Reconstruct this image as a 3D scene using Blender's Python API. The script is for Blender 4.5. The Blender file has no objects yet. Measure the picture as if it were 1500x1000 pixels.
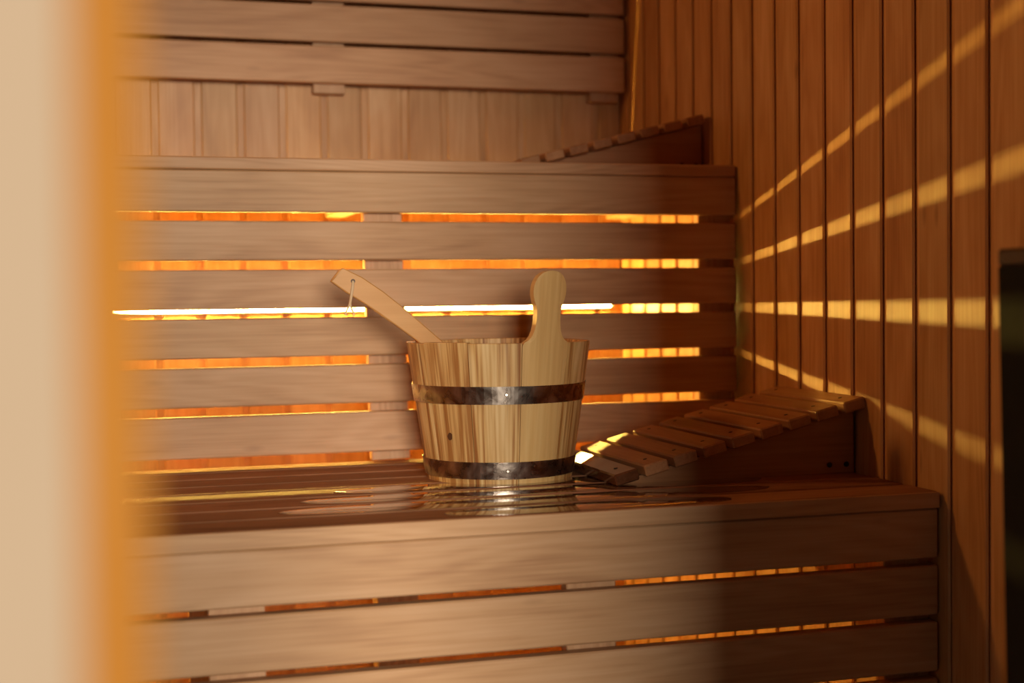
import bpy, bmesh, math, random
from mathutils import Vector, Matrix
random.seed(7)
sc = bpy.context.scene
col = sc.collection

# ------------------------------------------------------------------ camera
cam_d = bpy.data.cameras.new('camera')
cam = bpy.data.objects.new('camera', cam_d); col.objects.link(cam); sc.camera = cam
C = Vector((-1.11123, -2.31874, 0.27348))
fw = Vector((0.281351, 0.959115, -0.030670)); rt = Vector((0.959404, -0.281803, -0.011471)); up = Vector((0.019645, 0.026198, 0.999464))
m = Matrix((rt, up, -fw)).transposed().to_4x4(); m.translation = C
cam.matrix_world = m
cam_d.sensor_width = 36; cam_d.lens = 2040.18 / 1500 * 36; cam_d.clip_start = .02
cam_d.dof.use_dof = True; cam_d.dof.focus_distance = 2.04; cam_d.dof.aperture_fstop = 2.7

# ------------------------------------------------------------------ world, daylight, exposure
w = bpy.data.worlds.new('world'); sc.world = w; w.use_nodes = True
w.node_tree.nodes['Background'].inputs[0].default_value = (.80, .86, 1, 1)
w.node_tree.nodes['Background'].inputs[1].default_value = .008
def area(name, loc, target, sx, sy, power, color):
    d = bpy.data.lights.new(name, 'AREA'); d.shape = 'RECTANGLE'; d.size = sx; d.size_y = sy
    d.energy = power; d.color = color
    o = bpy.data.objects.new(name, d); col.objects.link(o); o.location = loc
    o.rotation_euler = (Vector(target) - Vector(loc)).to_track_quat('-Z', 'Y').to_euler()
    return o
area('window_daylight', (-1.42, -7.0, .85), (-.75, 0, .15), 1.5, 1.3, 440, (1, .93, .80))
warm_fill = area('added_warm_fill', (-2.17, .10, 1.22), (0, -.75, .60), .12, .12, 2.9, (1, .45, .12)); warm_fill.data.spread = math.radians(95)  # added warm fill for the right wall, from an unseen spot
LED_POWER = 385.0
LED_COLOR = (1, .66, .125)
sc.view_settings.view_transform = 'Standard'; sc.view_settings.look = 'None'
sc.view_settings.exposure = 0; sc.view_settings.gamma = 1
sc.view_settings.use_curve_mapping = False
sc.cycles.use_denoising = True
sc.cycles.max_bounces = 10; sc.cycles.diffuse_bounces = 7; sc.cycles.sample_clamp_indirect = 6

# ------------------------------------------------------------------ materials
def nt(name):
    mt = bpy.data.materials.new(name); mt.use_nodes = True
    return mt, mt.node_tree.nodes, mt.node_tree.links, mt.node_tree.nodes['Principled BSDF']
def wood(name, light, mid, dark, rough=.5, var=.16, grain=1.0, coat=0.0, bump=.15, knots=.5, use_uv=False, lines=0.0, spec=.4, hue=.008):
    mt, N, L, B = nt(name)
    def new(t, **k):
        n = N.new(t)
        for a, v in k.items(): setattr(n, a, v)
        return n
    tc = new('ShaderNodeTexCoord'); oi = new('ShaderNodeObjectInfo')
    off = new('ShaderNodeVectorMath', operation='SCALE'); 
    rv = new('ShaderNodeCombineXYZ')
    mul1 = new('ShaderNodeMath', operation='MULTIPLY'); mul1.inputs[1].default_value = 37.1
    mul2 = new('ShaderNodeMath', operation='MULTIPLY'); mul2.inputs[1].default_value = 91.7
    L.new(oi.outputs['Random'], mul1.inputs[0]); L.new(oi.outputs['Random'], mul2.inputs[0])
    L.new(mul1.outputs[0], rv.inputs[0]); L.new(mul2.outputs[0], rv.inputs[1]); L.new(mul1.outputs[0], rv.inputs[2])
    P = new('ShaderNodeVectorMath', operation='ADD')
    L.new(tc.outputs['UV' if use_uv else 'Object'], P.inputs[0]); L.new(rv.outputs[0], P.inputs[1])
    def mapped(s):
        mp = new('ShaderNodeVectorMath', operation='MULTIPLY'); mp.inputs[1].default_value = s
        L.new(P.outputs[0], mp.inputs[0]); return mp.outputs[0]
    def noise(s, sc_=1, det=3, dist=0):
        n = new('ShaderNodeTexNoise'); n.inputs['Scale'].default_value = sc_; n.inputs['Detail'].default_value = det
        n.inputs['Distortion'].default_value = dist; L.new(mapped(s), n.inputs['Vector']); return n.outputs['Fac']
    def math_(op, a, b=None, clamp=False):
        n = new('ShaderNodeMath', operation=op); n.use_clamp = clamp
        for i, v in enumerate((a, b)):
            if v is None: continue
            if isinstance(v, (int, float)): n.inputs[i].default_value = v
            else: L.new(v, n.inputs[i])
        return n.outputs[0]
    # growth rings: contour lines of a stretched noise
    broad = noise((.9, 9, 9), 1, 2, .3)
    ring = math_('SINE', math_('MULTIPLY', broad, 95.0))
    ring = math_('MULTIPLY_ADD', ring, .5); N[-1].inputs[2].default_value = .5
    fine = noise((7, 230, 230), 1, 4)
    blot = noise((3.2, 11, 11), 1, 3, .6)
    f = math_('MULTIPLY', ring, .22 * grain)
    f = math_('ADD', f, math_('MULTIPLY', math_('SUBTRACT', fine, .5), .9 * grain))
    f = math_('ADD', f, math_('MULTIPLY', math_('SUBTRACT', blot, .45), 1.5))
    f = math_('ADD', f, .28, True)
    rmp = new('ShaderNodeValToRGB'); e = rmp.color_ramp.elements
    e[0].position = 0; e[0].color = (*light, 1); e[1].position = 1; e[1].color = (*dark, 1)
    x = e.new(.5); x.color = (*mid, 1)
    L.new(f, rmp.inputs[0]); out = rmp.outputs[0]
    if lines:
        ln = noise((1.6, 75, 75), 1, 2, .2)
        mr = new('ShaderNodeMapRange'); mr.inputs[1].default_value = .56; mr.inputs[2].default_value = .70
        L.new(ln, mr.inputs[0])
        mx = new('ShaderNodeMix', data_type='RGBA'); mx.inputs[7].default_value = (dark[0]*.62, dark[1]*.42, dark[2]*.35, 1)
        L.new(out, mx.inputs[6]); L.new(math_('MULTIPLY', mr.outputs[0], lines), mx.inputs[0]); out = mx.outputs[2]
    if knots:
        v = new('ShaderNodeTexVoronoi'); v.inputs['Scale'].default_value = 1
        L.new(mapped((5, 16, 16)), v.inputs['Vector'])
        wn = new('ShaderNodeMapRange'); wn.inputs[1].default_value = .03; wn.inputs[2].default_value = .11
        wn.inputs[3].default_value = 1; wn.inputs[4].default_value = 0
        L.new(v.outputs['Distance'], wn.inputs[0])
        mx = new('ShaderNodeMix', data_type='RGBA'); mx.inputs[7].default_value = (dark[0]*.4, dark[1]*.35, dark[2]*.35, 1)
        L.new(out, mx.inputs[6]); L.new(math_('MULTIPLY', wn.outputs[0], knots), mx.inputs[0]); out = mx.outputs[2]
    hs = new('ShaderNodeHueSaturation')
    vv = new('ShaderNodeMapRange'); vv.inputs[3].default_value = 1 - var; vv.inputs[4].default_value = 1 + var * .7
    L.new(oi.outputs['Random'], vv.inputs[0]); L.new(vv.outputs[0], hs.inputs['Value'])
    h2 = new('ShaderNodeMapRange'); h2.inputs[3].default_value = .5 - hue * .4; h2.inputs[4].default_value = .5 + hue * .3
    fr = math_('FRACT', math_('MULTIPLY', oi.outputs['Random'], 17.3)); L.new(fr, h2.inputs[0]); L.new(h2.outputs[0], hs.inputs['Hue'])
    L.new(out, hs.inputs['Color']); L.new(hs.outputs[0], B.inputs['Base Color'])
    B.inputs['Roughness'].default_value = rough; B.inputs['Specular IOR Level'].default_value = spec
    B.inputs['Coat Weight'].default_value = coat; B.inputs['Coat Roughness'].default_value = .06
    bp = new('ShaderNodeBump'); bp.inputs['Strength'].default_value = bump; bp.inputs['Distance'].default_value = .0012
    L.new(fine, bp.inputs['Height']); L.new(bp.outputs[0], B.inputs['Normal'])
    return mt
def plain(name, c, rough=.5, metal=0.0, spec=.5):
    mt, N, L, B = nt(name)
    B.inputs['Base Color'].default_value = (*c, 1); B.inputs['Roughness'].default_value = rough
    B.inputs['Metallic'].default_value = metal; B.inputs['Specular IOR Level'].default_value = spec
    n = N.new('ShaderNodeTexNoise'); n.inputs['Scale'].default_value = 60
    r = N.new('ShaderNodeMapRange'); r.inputs[3].default_value = max(.02, rough - .06); r.inputs[4].default_value = rough + .08
    L.new(n.outputs[0], r.inputs[0]); L.new(r.outputs[0], B.inputs['Roughness'])
    return mt
M_slat = wood('alder_slats', (.60, .350, .185), (.52, .285, .133), (.38, .185, .080), .55, .07, knots=.25)
M_bench = wood('bench_top_wood', (.40, .195, .100), (.32, .146, .070), (.20, .084, .038), .55, .10, knots=.2, spec=.03, bump=.04)
M_wall = wood('wall_panelling', (.68, .385, .18), (.55, .272, .098), (.38, .160, .048), .48, .13, knots=.35, grain=.7)
M_dark = wood('panelling_darkened_for_bounce', (.13, .055, .024), (.10, .040, .017), (.07, .026, .011), .5, .1, knots=.2, grain=.6)  # unseen front wall, coloured dark to cut light bounced onto the benches
M_rest = wood('headrest_wood', (.48, .24, .105), (.40, .18, .072), (.28, .115, .044), .42, .10, knots=.15)
M_stave = wood('pine_staves', (.86, .58, .265), (.72, .42, .15), (.42, .175, .045), .5, .14, grain=2.2, knots=0, use_uv=True, lines=.95, hue=.01)
M_handle = wood('pine_handle_stave', (.80, .54, .24), (.72, .44, .165), (.60, .33, .11), .48, .02, grain=1.0, knots=0, use_uv=True, lines=.06)
M_ladle = wood('ladle_wood', (.66, .34, .11), (.58, .28, .078), (.46, .20, .05), .45, .03, grain=.5, knots=0)
M_post = wood('pale_varnished_wood', (.40, .295, .205), (.38, .275, .185), (.34, .235, .15), .75, .02, grain=.3, knots=0, spec=.1)
M_trim = wood('amber_trim_wood', (.38, .160, .026), (.35, .142, .021), (.31, .12, .016), .75, .02, grain=.3, knots=0, spec=.05)
M_floor = plain('floor_tiles', (.06, .05, .045), .5)
M_black = plain('black_steel', (.006, .005, .005), .7, 0, .15)
M_rim = plain('dark_rim_steel', (.06, .045, .038), .4, .6)
M_screw = plain('dark_screw_steel', (.05, .03, .02), .4, .8)
M_cord = plain('cotton_cord', (.62, .42, .24), .9)
M_glass = bpy.data.materials.new('clear_glass'); M_glass.use_nodes = True
_n = M_glass.node_tree.nodes; _l = M_glass.node_tree.links; _n.clear()
_o = _n.new('ShaderNodeOutputMaterial'); _m = _n.new('ShaderNodeMixShader'); _t = _n.new('ShaderNodeBsdfTransparent'); _g = _n.new('ShaderNodeBsdfGlossy'); _f = _n.new('ShaderNodeFresnel')
_g.inputs['Roughness'].default_value = .01; _t.inputs[0].default_value = (.95, .97, .96, 1)
_l.new(_f.outputs[0], _m.inputs[0]); _l.new(_t.outputs[0], _m.inputs[1]); _l.new(_g.outputs[0], _m.inputs[2]); _l.new(_m.outputs[0], _o.inputs[0])
M_alu = plain('aluminium', (.7, .7, .7), .35, 1)

mt, N, L, B = nt('galvanised_hoop'); M_hoop = mt          # mottled zinc
B.inputs['Metallic'].default_value = 1
tc = N.new('ShaderNodeTexCoord')
n1 = N.new('ShaderNodeTexNoise'); n1.inputs['Scale'].default_value = 38; n1.inputs['Detail'].default_value = 6
n1.inputs['Distortion'].default_value = 1.2; L.new(tc.outputs['Object'], n1.inputs['Vector'])
r1 = N.new('ShaderNodeValToRGB'); r1.color_ramp.elements[0].color = (.26, .19, .145, 1); r1.color_ramp.elements[1].color = (.74, .62, .52, 1)
r1.color_ramp.elements[0].position = .3; r1.color_ramp.elements[1].position = .72
L.new(n1.outputs[0], r1.inputs[0]); L.new(r1.outputs[0], B.inputs['Base Color'])
r2 = N.new('ShaderNodeMapRange'); r2.inputs[3].default_value = .16; r2.inputs[4].default_value = .42
L.new(n1.outputs[0], r2.inputs[0]); L.new(r2.outputs[0], B.inputs['Roughness'])
n2 = N.new('ShaderNodeTexNoise'); n2.inputs['Scale'].default_value = 120; L.new(tc.outputs['Object'], n2.inputs['Vector'])
bp = N.new('ShaderNodeBump'); bp.inputs['Strength'].default_value = .25; bp.inputs['Distance'].default_value = .001
L.new(n2.outputs[0], bp.inputs['Height']); L.new(bp.outputs[0], B.inputs['Normal'])

M_wet = wood('water_film_on_wood', (.16, .062, .028), (.12, .043, .018), (.075, .026, .011), .09, .10, knots=0, bump=.03, spec=.9, coat=1.0)

mt, N, L, B = nt('led_diffuser'); M_led = mt
B.inputs['Base Color'].default_value = (.9, .85, .8, 1)
B.inputs['Emission Color'].default_value = (*LED_COLOR, 1); B.inputs['Emission Strength'].default_value = LED_POWER

# ------------------------------------------------------------------ helpers
def setp(o, label=None, cat=None, group=None, kind=None):
    if label: o['label'] = label
    if cat: o['category'] = cat
    if group: o['group'] = group
    if kind: o['kind'] = kind
    return o
def empty(name, loc=(0, 0, 0), **k):
    o = bpy.data.objects.new(name, None); col.objects.link(o); o.location = loc; o.empty_display_size = .05
    return setp(o, **k)
def place(o, parent):
    if parent is not None:
        o.parent = parent
        if parent.parent is None: o.matrix_basis = parent.matrix_basis.inverted() @ o.matrix_basis
        else: o.matrix_basis = (parent.parent.matrix_basis @ parent.matrix_basis).inverted() @ o.matrix_basis
    return o
def link(name, me, parent=None, loc=(0, 0, 0), rot=(0, 0, 0), local=False, **k):
    o = bpy.data.objects.new(name, me); col.objects.link(o); o.location = loc; o.rotation_euler = rot
    if local: o.parent = parent
    else: place(o, parent)
    return setp(o, **k)
cache = {}
def box_mesh(L_, W, T, mat, bev=.002):
    key = (round(L_, 4), round(W, 4), round(T, 4), mat.name, bev)
    if key not in cache:
        bm = bmesh.new(); bmesh.ops.create_cube(bm, size=1)
        bmesh.ops.scale(bm, vec=(L_, W, T), verts=bm.verts)
        if bev: bmesh.ops.bevel(bm, geom=bm.edges[:], offset=bev, segments=1, affect='EDGES')
        me = bpy.data.meshes.new('plank'); bm.to_mesh(me); bm.free(); me.materials.append(mat)
        cache[key] = me
    return cache[key]
def plank(name, parent, x0, x1, y0, y1, z0, z1, mat, axis='x', bev=.002, rot=None, **k):
    dx, dy, dz = x1-x0, y1-y0, z1-z0
    c = ((x0+x1)/2, (y0+y1)/2, (z0+z1)/2)
    if axis == 'x': me, r = box_mesh(dx, dy, dz, mat, bev), (0, 0, 0)
    elif axis == 'z': me, r = box_mesh(dz, dy, dx, mat, bev), (0, -math.pi/2, 0)     # local X -> world Z
    else: me, r = box_mesh(dy, dx, dz, mat, bev), (0, 0, math.pi/2)                  # local X -> world Y
    if rot: r = (r[0]+rot[0], r[1]+rot[1], r[2]+rot[2])
    return link(name, me, parent, c, r, **k)
def mesh_obj(name, verts, faces, mat, parent=None, loc=(0, 0, 0), smooth=False, **k):
    me = bpy.data.meshes.new(name); me.from_pydata(verts, [], faces); me.materials.append(mat)
    bm = bmesh.new(); bm.from_mesh(me); bmesh.ops.recalc_face_normals(bm, faces=bm.faces[:]); bm.to_mesh(me); bm.free()
    if smooth:
        for p in me.polygons: p.use_smooth = True
    return link(name, me, parent, loc, local=True, **k)
def disc_mesh(r, h, mat, n=14, dome=0.0):
    bm = bmesh.new(); bmesh.ops.create_cone(bm, cap_ends=True, segments=n, radius1=r, radius2=r*(1-dome), depth=h)
    me = bpy.data.meshes.new('disc'); bm.to_mesh(me); bm.free(); me.materials.append(mat); return me

# ------------------------------------------------------------------ room
ZF, ZC = -.85, 1.42
XL, YB, YF = -2.30, .595, -2.04
GP = .0860                      # panelling pitch
R = .0056                       # groove depth
def wall(name, x0, x1, y0, y1, z0, z1):
    return plank(name, None, x0, x1, y0, y1, z0, z1, M_dark if name == 'wall_front' else M_wall, axis='z' if name.startswith('wall') else 'x', bev=0, kind='structure')
wall_right = wall('wall_right', R, .08, YF-.06, YB+.08, ZF, ZC)
wall_back = wall('wall_back', XL-.08, R, YB+R, YB+.08, ZF, ZC)
wall_left = wall('wall_left', XL-.08, XL-R, YF-.06, YB+R, ZF, ZC)
floor_ = plank('floor', None, XL-.08, .08, -6, YB+.08, ZF-.06, ZF, M_floor, bev=0, kind='structure')
ceil_ = wall('ceiling', XL-.08, .08, YF-.06, YB+.08, ZC+R, ZC+.06)
DX0, DX1, DZ1 = -2.10, -.735, 1.02           # doorway opening and glazed side light, out of view, sized to shape the daylight
wf1 = wall('wall_front', DX1, R, YF-.06, YF-R, ZF, ZC)
wf2 = wall('wall_front', XL-R, DX0-.0, YF-.06, YF-R, ZF, ZC)
wf3 = wall('wall_front', DX0, DX1, YF-.06, YF-R, DZ1, ZC)
G = .0130
def boards(w_, a0, a1, first, mk):
    k0 = math.floor((a0-first)/GP); g = first + k0*GP
    while g < a1:
        s, e = max(a0, g+G/2), min(a1, g+GP-G/2)
        if e-s > .012: mk(s, e)
        g += GP
boards(wall_right, YF, YB, -.7485, lambda s, e: plank('board', wall_right, 0, R, s, e, ZF, ZC, M_wall, 'z', .0030))
boards(wall_back, XL, 0, -.2299-GP*40, lambda s, e: plank('board', wall_back, s, e, YB, YB+R, ZF, ZC, M_wall, 'z', .0030))
boards(wall_left, YF, YB, -.70, lambda s, e: plank('board', wall_left, XL-R, XL, s, e, ZF, ZC, M_wall, 'z', .0030))
boards(wf1, DX1+.03, 0, -.7, lambda s, e: plank('board', wf1, s, e, YF-R, YF, ZF, ZC, M_dark, 'z', .0030))
boards(wf2, XL, DX0-.03, XL, lambda s, e: plank('board', wf2, s, e, YF-R, YF, ZF, ZC, M_dark, 'z', .0030))
boards(ceil_, YF, YB, YF, lambda s, e: plank('board', ceil_, XL, 0, s, e, ZC, ZC+R, M_wall, 'x', .0022))

# door frame: the near jamb is the blurred upright at the photo's left edge
door = empty('door_1', (DX0, YF, ZF), kind='structure')
plank('jamb', door, -1.215, -1.1170, -2.00, -1.956, ZF, DZ1, M_post, 'z', 0, label='pale varnished door jamb, closest to the viewer')
plank('jamb_bead', door, -1.1170, -1.1020, -2.00, -1.956, ZF, DZ1, M_trim, 'z', .0005, label='narrow amber bead on the door jamb')
plank('jamb', door, DX1, DX1+.04, YF-.06, YF+.01, ZF, DZ1, M_post, 'z', .002)
plank('jamb', door, DX0-.04, DX0, YF-.06, YF+.01, ZF, DZ1, M_post, 'z', .002)
plank('threshold', door, DX0, -1.25, YF-.06, YF-.01, ZF, ZF+.05, M_post, 'x', .002)
plank('lintel', door, DX0, DX1+.04, YF-.06, YF+.01, DZ1-.03, DZ1, M_post, 'x', .002)

win = plank('added_pane_1', None, DX0, -1.215, -1.992, -1.986, ZF+.05, DZ1-.03, M_glass, 'z', 0, kind='structure')  # added pane, out of view, so daylight passes left of the near jamb
# ------------------------------------------------------------------ benches
XR, XL2 = -.004, XL + .004
SP = .0853
# lower bench : top at z 0, front edge y -.637
lb = empty('sauna_bench', (-1.15, -.30, ZF),
  label='lower sauna bench with dark wet slatted seat that the bucket stands on', cat='bench')
for k in range(8):
    y1 = .035 - SP*k; y0 = y1 - SP + .0105
    if k == 7: y0 = -.6372
    if k == 0: y1 = .024
    plank('seat_slat', lb, XL2, XR, y0, y1, -.0226, 0, M_bench if k < 7 else M_bench, 'x', .0022)
# the front slat's vertical edge as a thin strip in the paler slat wood
plank('edge_board', lb, XL2, XR, -.6415, -.6374, -.0226, -.0004, M_slat, 'x', .001, label='pale front edge of the seat')
z = -.0238
for k in range(10):
    plank('front_slat', lb, XL2, XR, -.6372, -.6152, z-.0690, z, M_slat, 'x', .0022)
    z -= .0793
for x0 in (-.076, -.5415, -.9966, -1.46, -1.92):
    plank('cleat', lb, x0, x0+.068 if x0 < -.1 else -.005, -.615, -.592, ZF, -.0235, M_slat, 'z', .0015)
    plank('joist', lb, x0+.012, x0+.052, -.59, -.003, -.070, -.0235, M_slat, 'y', .0015)
# upper bench : top at z .5107, front face y 0
ub = empty('sauna_bench', (-1.15, .27, ZF),
  label='upper sauna bench whose closed slatted front rises behind the bucket', cat='bench')
ZU = .5107
nx = 0
yy = 0.0
for k in range(8):
    y0 = 0 if k == 0 else .035 + SP*(k-1) + .003
    y1 = .035 + SP*k - .003
    if k == 7: y1 = .592
    plank('seat_slat', ub, XL2, XR, y0, y1, ZU-.0208, ZU, M_slat, 'x', .0022)
z = ZU-.0218
tops = [(.489, .4208)] + [(.4061-.08*k, .341-.08*k - (.003 if k == 4 else 0)) for k in range(5)]
for zt, zb in tops:
    plank('front_slat', ub, XL2, XR, 0, .022, zb, zt, M_slat, 'x', .0024)
for x0, x1, r in ((-.681, -.6145, .022), (-.069, -.005, 0), (-1.30, -1.232, .0), (-1.92, -1.852, 0)):
    plank('cleat', ub, x0, x1, .0225, .045, .001, ZU-.0215, M_slat, 'z', .0015, rot=(0, -r, 0))
    plank('joist', ub, x0+.012, x0+.052, .046, .54, ZU-.066, ZU-.0215, M_slat, 'y', .0015)
for x0, x1 in ((-.674, -.6025), (-.986, -.915), (-1.60, -1.53), (-.046, -.005)):
    plank('leg', ub, x0, x1, .0, .045, ZF if x0 < -.1 else -.20, -.0235, M_slat, 'z', .0015)
# upper backrest on the back wall
br = empty('backrest', (-1.15, .55, .72), label='slatted backrest fixed to the back wall above the upper bench', cat='backrest')
zz = .7208
for k in range(5):
    plank('slat', br, XL2, -.008, .545, .566, zz, zz+.0755, M_slat, 'x', .0022)
    zz += .0838
for x0 in (-.686, -.080, -1.30, -1.92):
    plank('cleat', br, x0, x0+.066, .566, .5945, .702, 1.14, M_slat, 'z', .0015)

# LED strip on the back wall under the upper bench
DZL = .0018
led = empty('led_strip', (-1.15, .59, .2567), label='glowing white LED strip on the wall behind the upper bench front', cat='light')
plank('channel', led, -2.25, -.022, .5880, .5946, .2495+DZL, .2640+DZL, M_alu, 'x', 0)
plank('diffuser', led, -2.24, -.030, .5828, .5895, .2515+DZL, .2620+DZL, M_led, 'x', .0028)

# added lamp body, out of view, around the warm fill light
sl = empty('added_lamp_body', (XL, .10, 1.22), label='added lamp body around the unseen warm fill light, left wall', cat='lamp')
plank('back_plate', sl, XL, XL+.012, .0, .20, 1.12, 1.32, M_slat, 'z', .002)
plank('shade', sl, XL+.012, XL+.055, .03, .17, 1.15, 1.29, M_alu, 'z', .006)
# ------------------------------------------------------------------ sloping headrests
def headrest(xs, y0, y1, zb, n, label, wetn):
    hr = empty('headrest', ((xs)/2, (y0+y1)/2, zb), label=label, cat='headrest', group='sloping slatted headrests')
    pitch, wd, th, sl = (.0463 if n == 9 else .0467), .0372, .0175, .25
    a = math.atan(sl)
    screw = disc_mesh(.0030, .0012, M_screw, 10)
    for k in range(n):
        xa = xs + pitch*k
        xc = xa + wd*.5*math.cos(a); zt = zb + .0165 + sl*(xc - xs) + .001
        me = box_mesh(y1-y0, wd, th, M_wet if (k < wetn) else M_rest, .0022)
        s = link('slat', me, hr)
        # local X -> world Y, local Y -> up the slope, local Z -> normal
        up_ = Vector((math.cos(a), 0, math.sin(a))); nrm = Vector((-math.sin(a), 0, math.cos(a)))
        mw = Matrix((Vector((0, -1, 0)), up_, nrm)).transposed().to_4x4()
        cpos = Vector((xc, (y0+y1)/2, zt)) - nrm*th/2
        s.rotation_euler = mw.to_euler(); s.location = cpos - hr.location
        for yq in (y0+.042, y1-.030):
            q = link('screw', screw, None); q.rotation_euler = mw.to_euler()
            q.parent = s; q.rotation_euler = (0, 0, 0)
            q.location = ((((y0+y1)/2) - yq), 0, th/2)
    for yp in (y0+.028, y1-.050):
        xe = -.006; h = zb + .0165 + sl*(xe-xs) - th*1.02
        x_a = xs+.012
        f = .0015
        prof = [(x_a, zb+.0005), (xe, zb+.0005), (xe, h-.001), (x_a+.004, zb+.0165+sl*(x_a+.004-xs)-th*1.03+.0005)]
        v = [(x, yp, z_) for x, z_ in prof] + [(x, yp+.020, z_) for x, z_ in prof]
        fs = [(0, 1, 2, 3), (7, 6, 5, 4), (0, 4, 5, 1), (1, 5, 6, 2), (2, 6, 7, 3), (3, 7, 4, 0)]
        v = [(x-hr.location.x, y-hr.location.y, z_-hr.location.z) for x, y, z_ in v]
        pn = mesh_obj('side_panel', v, fs, M_rest, hr)
        if yp < y0+.05:
            for bx in (-.047, -.018):
                q = link('bolt', disc_mesh(.0042, .002, M_screw, 12), None, (bx-hr.location.x, yp-.0006-hr.location.y, zb+.0135-hr.location.z), (math.pi/2, 0, 0))
                q.parent = pn
    return hr
headrest(-.4088, -.440, -.155, 0, 9, 'sloping slatted headrest to the right of the bucket, crossed by a light stripe', 1)
headrest(-.3765, .118, .390, ZU, 8, 'sloping slatted headrest up on the upper bench, by the panelled wall', 0)

# ------------------------------------------------------------------ bucket
BX, BY = -.5253, -.245
r_at = lambda z_: .1127 + .141*z_
bk = empty('bucket', (BX, BY, 0), label='pine stave bucket with two metal hoops and one upright handle stave', cat='bucket')
H, TH = .209, .0150
NS = 11; D = 2*math.pi/NS; A0 = math.radians(15)           # centre of handle stave (0 = towards -Y, + = towards +X)
def pt(ang, r, z_): return (r*math.sin(ang), -r*math.cos(ang), z_)
def stave(k):
    ang = A0 + k*D; hand = (k == 0)
    gap = .0011
    if hand:
        prof = [(.0, None), (.10, None), (.2050, None), (.2095, .0375), (.2110, .0345), (.2140, .0300), (.2190, .0262), (.2260, .0232), (.2340, .0214), (.2430, .0205), (.2510, .0205), (.2570, .0211), (.2630, .0228), (.2700, .0258), (.2770, .0278), (.2840, .0286), (.2910, .0281), (.2970, .0264), (.3025, .0235), (.3070, .0196), (.3105, .0146), (.3128, .0084), (.3138, .002)]
    else:
        hh = H + random.uniform(-.0012, .0012)
        prof = [(.0, None), (.10, None), (hh-.001, None), (hh, None)]
    nseg = 8; vo, vi = [], []
    bulge = random.uniform(-.0004, .0004)
    for zi, (z_, hw) in enumerate(prof):
        ro = r_at(z_) + bulge; ri = ro - TH
        half = D/2 - gap/ro/2 if hw is None else min(hw/ro, D/2 - gap/ro/2)
        edge = .0007 if (zi == len(prof)-1 or zi == 0) else 0
        for j in range(nseg+1):
            t = -half + 2*half*j/nseg
            inn = .0006 if j in (0, nseg) else 0
            vo.append(pt(ang+t, ro-inn-edge, z_)); vi.append(pt(ang+t, ri+edge, z_))
    n = nseg+1; R_ = len(prof); v = vo+vi; O = len(vo); f = []
    for i in range(R_-1):
        for j in range(nseg):
            a = i*n+j; f.append((a, a+1, a+n+1, a+n)); f.append((O+a, O+a+n, O+a+n+1, O+a+1))
        a = i*n; f.append((a, a+n, O+a+n, O+a)); b = i*n+nseg; f.append((b, O+b, O+b+n, b+n))
    for j in range(nseg):
        f.append((j, O+j, O+j+1, j+1)); a = (R_-1)*n+j; f.append((a, a+1, O+a+1, O+a))
    o = mesh_obj('stave', v, f, M_handle if hand else M_stave, bk)
    me = o.data; uv = me.uv_layers.new(name='UVMap')
    for p in me.polygons:
        for li in p.loop_indices:
            co = me.vertices[me.loops[li].vertex_index].co
            aa = math.atan2(co.x, -co.y)
            d_ = (aa-ang+math.pi) % (2*math.pi) - math.pi
            uv.data[li].uv = (co.z, d_*.13)
    if hand: o['label'] = 'long handle stave with rounded paddle head'
    return o
for k in range(NS): stave(k)
def ring(name, r0, r1, z0, z1, mat, parent, a0=0, a1=2*math.pi, n=72, th=.0011, **k):
    closed = abs(a1-a0-2*math.pi) < 1e-6
    v, f = [], []; m_ = n if closed else n+1
    for i in range(m_):
        a = a0+(a1-a0)*i/n
        v += [pt(a, r0, z0), pt(a, r1, z1), pt(a, r1-th, z1), pt(a, r0-th, z0)]
    for i in range(n):
        a = 4*i; b = 4*((i+1) % m_)
        for q in range(4): f.append((a+q, b+q, b+(q+1) % 4, a+(q+1) % 4))
    if not closed: f += [(0, 1, 2, 3), (4*n+3, 4*n+2, 4*n+1, 4*n)]
    return mesh_obj(name, v, f, mat, parent, **k)
for (z0, z1, a_end, rivs) in ((.1195, .1458, 17, ((-11, .134, .0030),)), (.0080, .0335, 7, ((-10, .0205, .0028), (9.5, .0265, .0020), (8.2, .0145, .0020)))):
    hp = ring('hoop', r_at(z0)+.0018, r_at(z1)+.0018, z0, z1, M_hoop, bk)
    ring('hoop_lap', r_at(z0)+.0026, r_at(z1)+.0026, z0, z1, M_hoop, hp, math.radians(-19), math.radians(a_end), 14)
    for (ad, zr_, rr) in rivs:
        a = math.radians(ad); p_ = pt(a, r_at(zr_)+.0034, zr_)
        q = link('rivet', disc_mesh(rr, .0020, M_hoop, 12, .35), None, p_, (math.pi/2, 0, a)); q.parent = hp
bt = disc_mesh(r_at(.03)-TH-.0005, .012, M_stave, 40); link('base', bt, bk, (BX, BY, .024))
# knot in the stave left of the front
kn = mesh_obj('knot', [(0, 0, 0)] + [(.0042*math.cos(t*.6283)*(1+.2*(t % 2)), 0, .0058*math.sin(t*.6283)) for t in range(10)], [(0, 1+i, 1+(i+1) % 10) for i in range(10)], plain('dark_knot', (.10, .035, .012), .5), bk)
ak = math.atan2(-.6235+.521, .0); 
ak = math.radians(-52)
pk = pt(ak, r_at(.071)+.0006, .071); kn.location = pk; kn.rotation_euler = (0, 0, ak)

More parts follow.
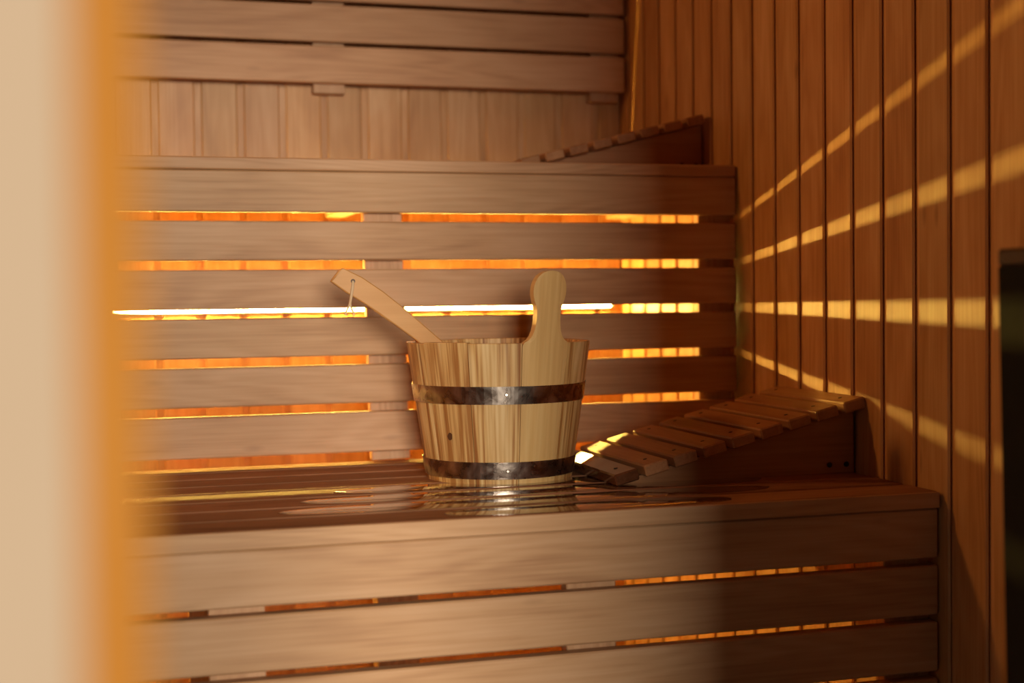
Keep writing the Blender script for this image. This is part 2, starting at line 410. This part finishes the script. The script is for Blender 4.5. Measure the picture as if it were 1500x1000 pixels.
# ------------------------------------------------------------------ ladle
top = [(-.7732, .3214), (-.7451, .3075), (-.7138, .2861), (-.6874, .265), (-.6608, .242), (-.6237, .2097), (-.585, .172), (-.545, .132), (-.520, .105)]
bot = [(-.7786, .3181), (-.792, .2989), (-.7667, .2836), (-.7436, .2694), (-.7225, .255), (-.6946, .2349), (-.6644, .2125), (-.622, .172), (-.580, .130), (-.552, .098)]
kk = 1.0197
tr = lambda x, z_: (-1.1112+(x+1.1112)*kk, .2735+(z_-.2735)*kk)
top = [tr(*q) for q in top]; bot = [tr(*q) for q in bot]
ld = empty('ladle', (-.53, -.26, .03), label='wooden ladle resting in the bucket, curved handle with a cord loop', cat='ladle')
out = [tr(-.7752, .3208)] + top + [(-.515, .092)] + bot[::-1][:-2] + [tr(-.7912, .3012), tr(-.7905, .3035)] + [tr(-.7800, .3172)]
n = len(out)
cx = sum(p[0] for p in out)/n; cz = sum(p[1] for p in out)/n
def ly(x, z_): return -.25
bm = bmesh.new()
rings_ = []
for dy, ins in ((-.0060, .0016), (-.0046, 0), (.0046, 0), (.0060, .0016)):
    rr = []
    for i, (x, z_) in enumerate(out):
        a = Vector(out[i-1]); b = Vector(out[(i+1) % n]); t = (b-a).normalized(); nn = Vector((t.y, -t.x))
        q = Vector((x, z_)) + nn*(-ins) * (1 if True else 0)
        # keep the inset inward
        if (q-Vector((cx, cz))).length > (Vector((x, z_))-Vector((cx, cz))).length + 1e-5: q = Vector((x, z_)) + nn*ins
        rr.append(bm.verts.new((q.x+.53, ly(x, z_)+dy+.26, q.y-.03)))
    rings_.append(rr)
for a, b in zip(rings_, rings_[1:]):
    for i in range(n): bm.faces.new((a[i], a[(i+1) % n], b[(i+1) % n], b[i]))
bm.faces.new(rings_[0]); bm.faces.new(rings_[-1][::-1])
bmesh.ops.triangulate(bm, faces=[f for f in bm.faces if len(f.verts) > 4])
bmesh.ops.recalc_face_normals(bm, faces=bm.faces[:])
me = bpy.data.meshes.new('handle'); bm.to_mesh(me); bm.free(); me.materials.append(M_ladle)
hd = link('handle', me, ld, ld.location)
# dark disc painted as the shade inside the cord hole, and bowl
ey = link('cord_hole_shade', disc_mesh(.0034, .0006, M_screw, 14), None, (tr(-.7593, 0)[0]+.53, ly(-.7593, .3)-.0063+.26, tr(0, .3018)[1]-.03), (math.pi/2, 0, 0)); ey.parent = hd
v, f = [], []
prof = [(.0, .0), (.018, .0), (.031, .008), (.038, .024), (.039, .044), (.035, .044), (.033, .026), (.026, .011), (.014, .006), (0, .006)]
ns = 24
for r_, z_ in prof:
    for j in range(ns):
        a = 2*math.pi*j/ns; v.append((r_*math.cos(a), r_*math.sin(a), z_))
for i in range(len(prof)-1):
    for j in range(ns):
        f.append((i*ns+j, i*ns+(j+1) % ns, (i+1)*ns+(j+1) % ns, (i+1)*ns+j))
bw = mesh_obj('bowl', v, f, M_ladle, ld, (-.500, -.265, .034), smooth=True); bw.rotation_euler = (0, math.radians(18), 0)
bw.location = Vector((-.494, -.250, .062)) - ld.location
def tube(name, pts, r, mat, parent, n=6):
    cu = bpy.data.curves.new(name, 'CURVE'); cu.dimensions = '3D'; cu.bevel_depth = r; cu.bevel_resolution = 2; cu.use_fill_caps = True
    sp = cu.splines.new('NURBS'); sp.points.add(len(pts)-1); sp.use_endpoint_u = True; sp.order_u = 3
    for q, p_ in zip(sp.points, pts): q.co = (*p_, 1)
    cu.materials.append(mat)
    o = bpy.data.objects.new(name, cu); col.objects.link(o)
    dg = bpy.context.evaluated_depsgraph_get(); me = bpy.data.meshes.new_from_object(o.evaluated_get(dg))
    bpy.data.objects.remove(o); return link(name, me, parent)
yc = ly(-.76, .3) - .0078
L_ = ld.location
cd = lambda P_: [(tr(x, 0)[0]-L_.x, y-L_.y, tr(0, z_)[1]-L_.z) for x, y, z_ in P_]
P1 = [(-.7593, yc+.003, .3025), (-.7603, yc-.0006, .2985), (-.7616, yc-.001, .2886), (-.7640, yc, .2736), (-.7655, yc, .2660), (-.7690, yc, .2600), (-.7715, yc, .2545), (-.7702, yc, .2515), (-.7690, yc, .2535)]
P2 = [(-.7583, yc+.003, .3020), (-.7590, yc-.0006, .2970), (-.7604, yc-.001, .2880), (-.7635, yc-.001, .2730), (-.7640, yc, .2670), (-.7618, yc, .2600), (-.7590, yc, .2550), (-.7582, yc, .2515), (-.7604, yc, .2508)]
c1 = tube('cord', cd(P1), .0016, M_cord, ld); c2 = tube('cord', cd(P2), .0016, M_cord, ld)
c1.location = c2.location = (0, 0, 0)

# ------------------------------------------------------------------ heater by the right wall, near the door
ht = empty('sauna_heater', (-.13, -1.32, ZF), label='black steel sauna heater by the right wall, at the photo\'s edge', cat='heater')
xo, xb, yb0, yb1, zt_ = -.242, -.225, -1.50, -1.105, .300
v = [(xb, yb0+.01, ZF+.06), (-.02, yb0+.01, ZF+.06), (-.02, yb1-.01, ZF+.06), (xb, yb1-.01, ZF+.06), (xo, yb0, zt_), (-.02, yb0, zt_), (-.02, yb1, zt_), (xo, yb1, zt_)]
v = [(x+.13, y+1.32, z_-ZF) for x, y, z_ in v]
mesh_obj('casing', v, [(0, 3, 2, 1), (4, 5, 6, 7), (0, 1, 5, 4), (1, 2, 6, 5), (2, 3, 7, 6), (3, 0, 4, 7)], M_black, ht)
for a in ((xo-.002, xo+.016, yb0, yb1), (-.036, -.018, yb0, yb1), (xo+.017, -.037, yb0, yb0+.016), (xo+.017, -.037, yb1-.016, yb1)):
    plank('rim', ht, a[0], a[1], a[2], a[3], zt_, zt_+.018, M_rim, 'y' if a[3]-a[2] > .1 else 'x', .003)
for i in range(5):
    yy = yb0 + .06 + i*.065
    plank('louvre', ht, xo+.004, xo+.010, yy, yy+.035, .20, .205, M_rim, 'y', 0)
for x in (-.21, -.05):
    for y in (-1.46, -1.15):
        plank('leg', ht, x, x+.03, y, y+.03, ZF, ZF+.06, M_black, 'z', .001)

# ------------------------------------------------------------------ spilled water on the seat slats
def puddle(y0, y1, x0, x1, seed, label):
    rnd = random.Random(seed); n = 60; lo, hi = [], []
    ph = [rnd.uniform(0, 6.28) for _ in range(6)]
    for i in range(n+1):
        t = i/n; x = x0+(x1-x0)*t
        env = min(1, math.sin(math.pi*t)**.35*1.15)
        wv = .5*math.sin(9*t+ph[0])+.3*math.sin(23*t+ph[1])+.2*math.sin(47*t+ph[2])
        wu = .5*math.sin(8*t+ph[3])+.3*math.sin(19*t+ph[4])+.2*math.sin(41*t+ph[5])
        c_ = (y0+y1)/2; h = (y1-y0)/2
        lo.append((x, max(y0, c_-h*env*(1.05+.16*wv)))); hi.append((x, min(y1, c_+h*env*(1.05+.16*wu))))
    v = []
    for (a, b) in zip(lo, hi):
        v += [(a[0], a[1], .0002), (a[0], min(a[1]+.003, b[1]), .0007), (b[0], max(b[1]-.003, a[1]), .0007), (b[0], b[1], .0002)]
    f = []
    for i in range(n):
        a = 4*i
        for q in range(3): f.append((a+q, a+4+q, a+5+q, a+q+1))
    o = mesh_obj('puddle', v, f, M_wet, None, smooth=True)
    setp(o, label, 'puddle', kind='stuff'); return o
def seam(k): return .035-SP*k
puddle(seam(5)+.013, seam(4)-.0028, -.80, -.28, 3, 'wet glossy film of water running out from under the bucket')
puddle(seam(6)+.013, seam(5)-.0028, -.86, -.17, 1, 'wet glossy film of water in front of the bucket, middle seat slat')
puddle(seam(7)+.013, seam(6)-.0028, -.90, -.20, 2, 'wet glossy film of water in front of the bucket, slat next to the front')
puddle(-.632, seam(7)-.0028, -.70, -.30, 5, 'small wet film of water on the foremost seat slat')
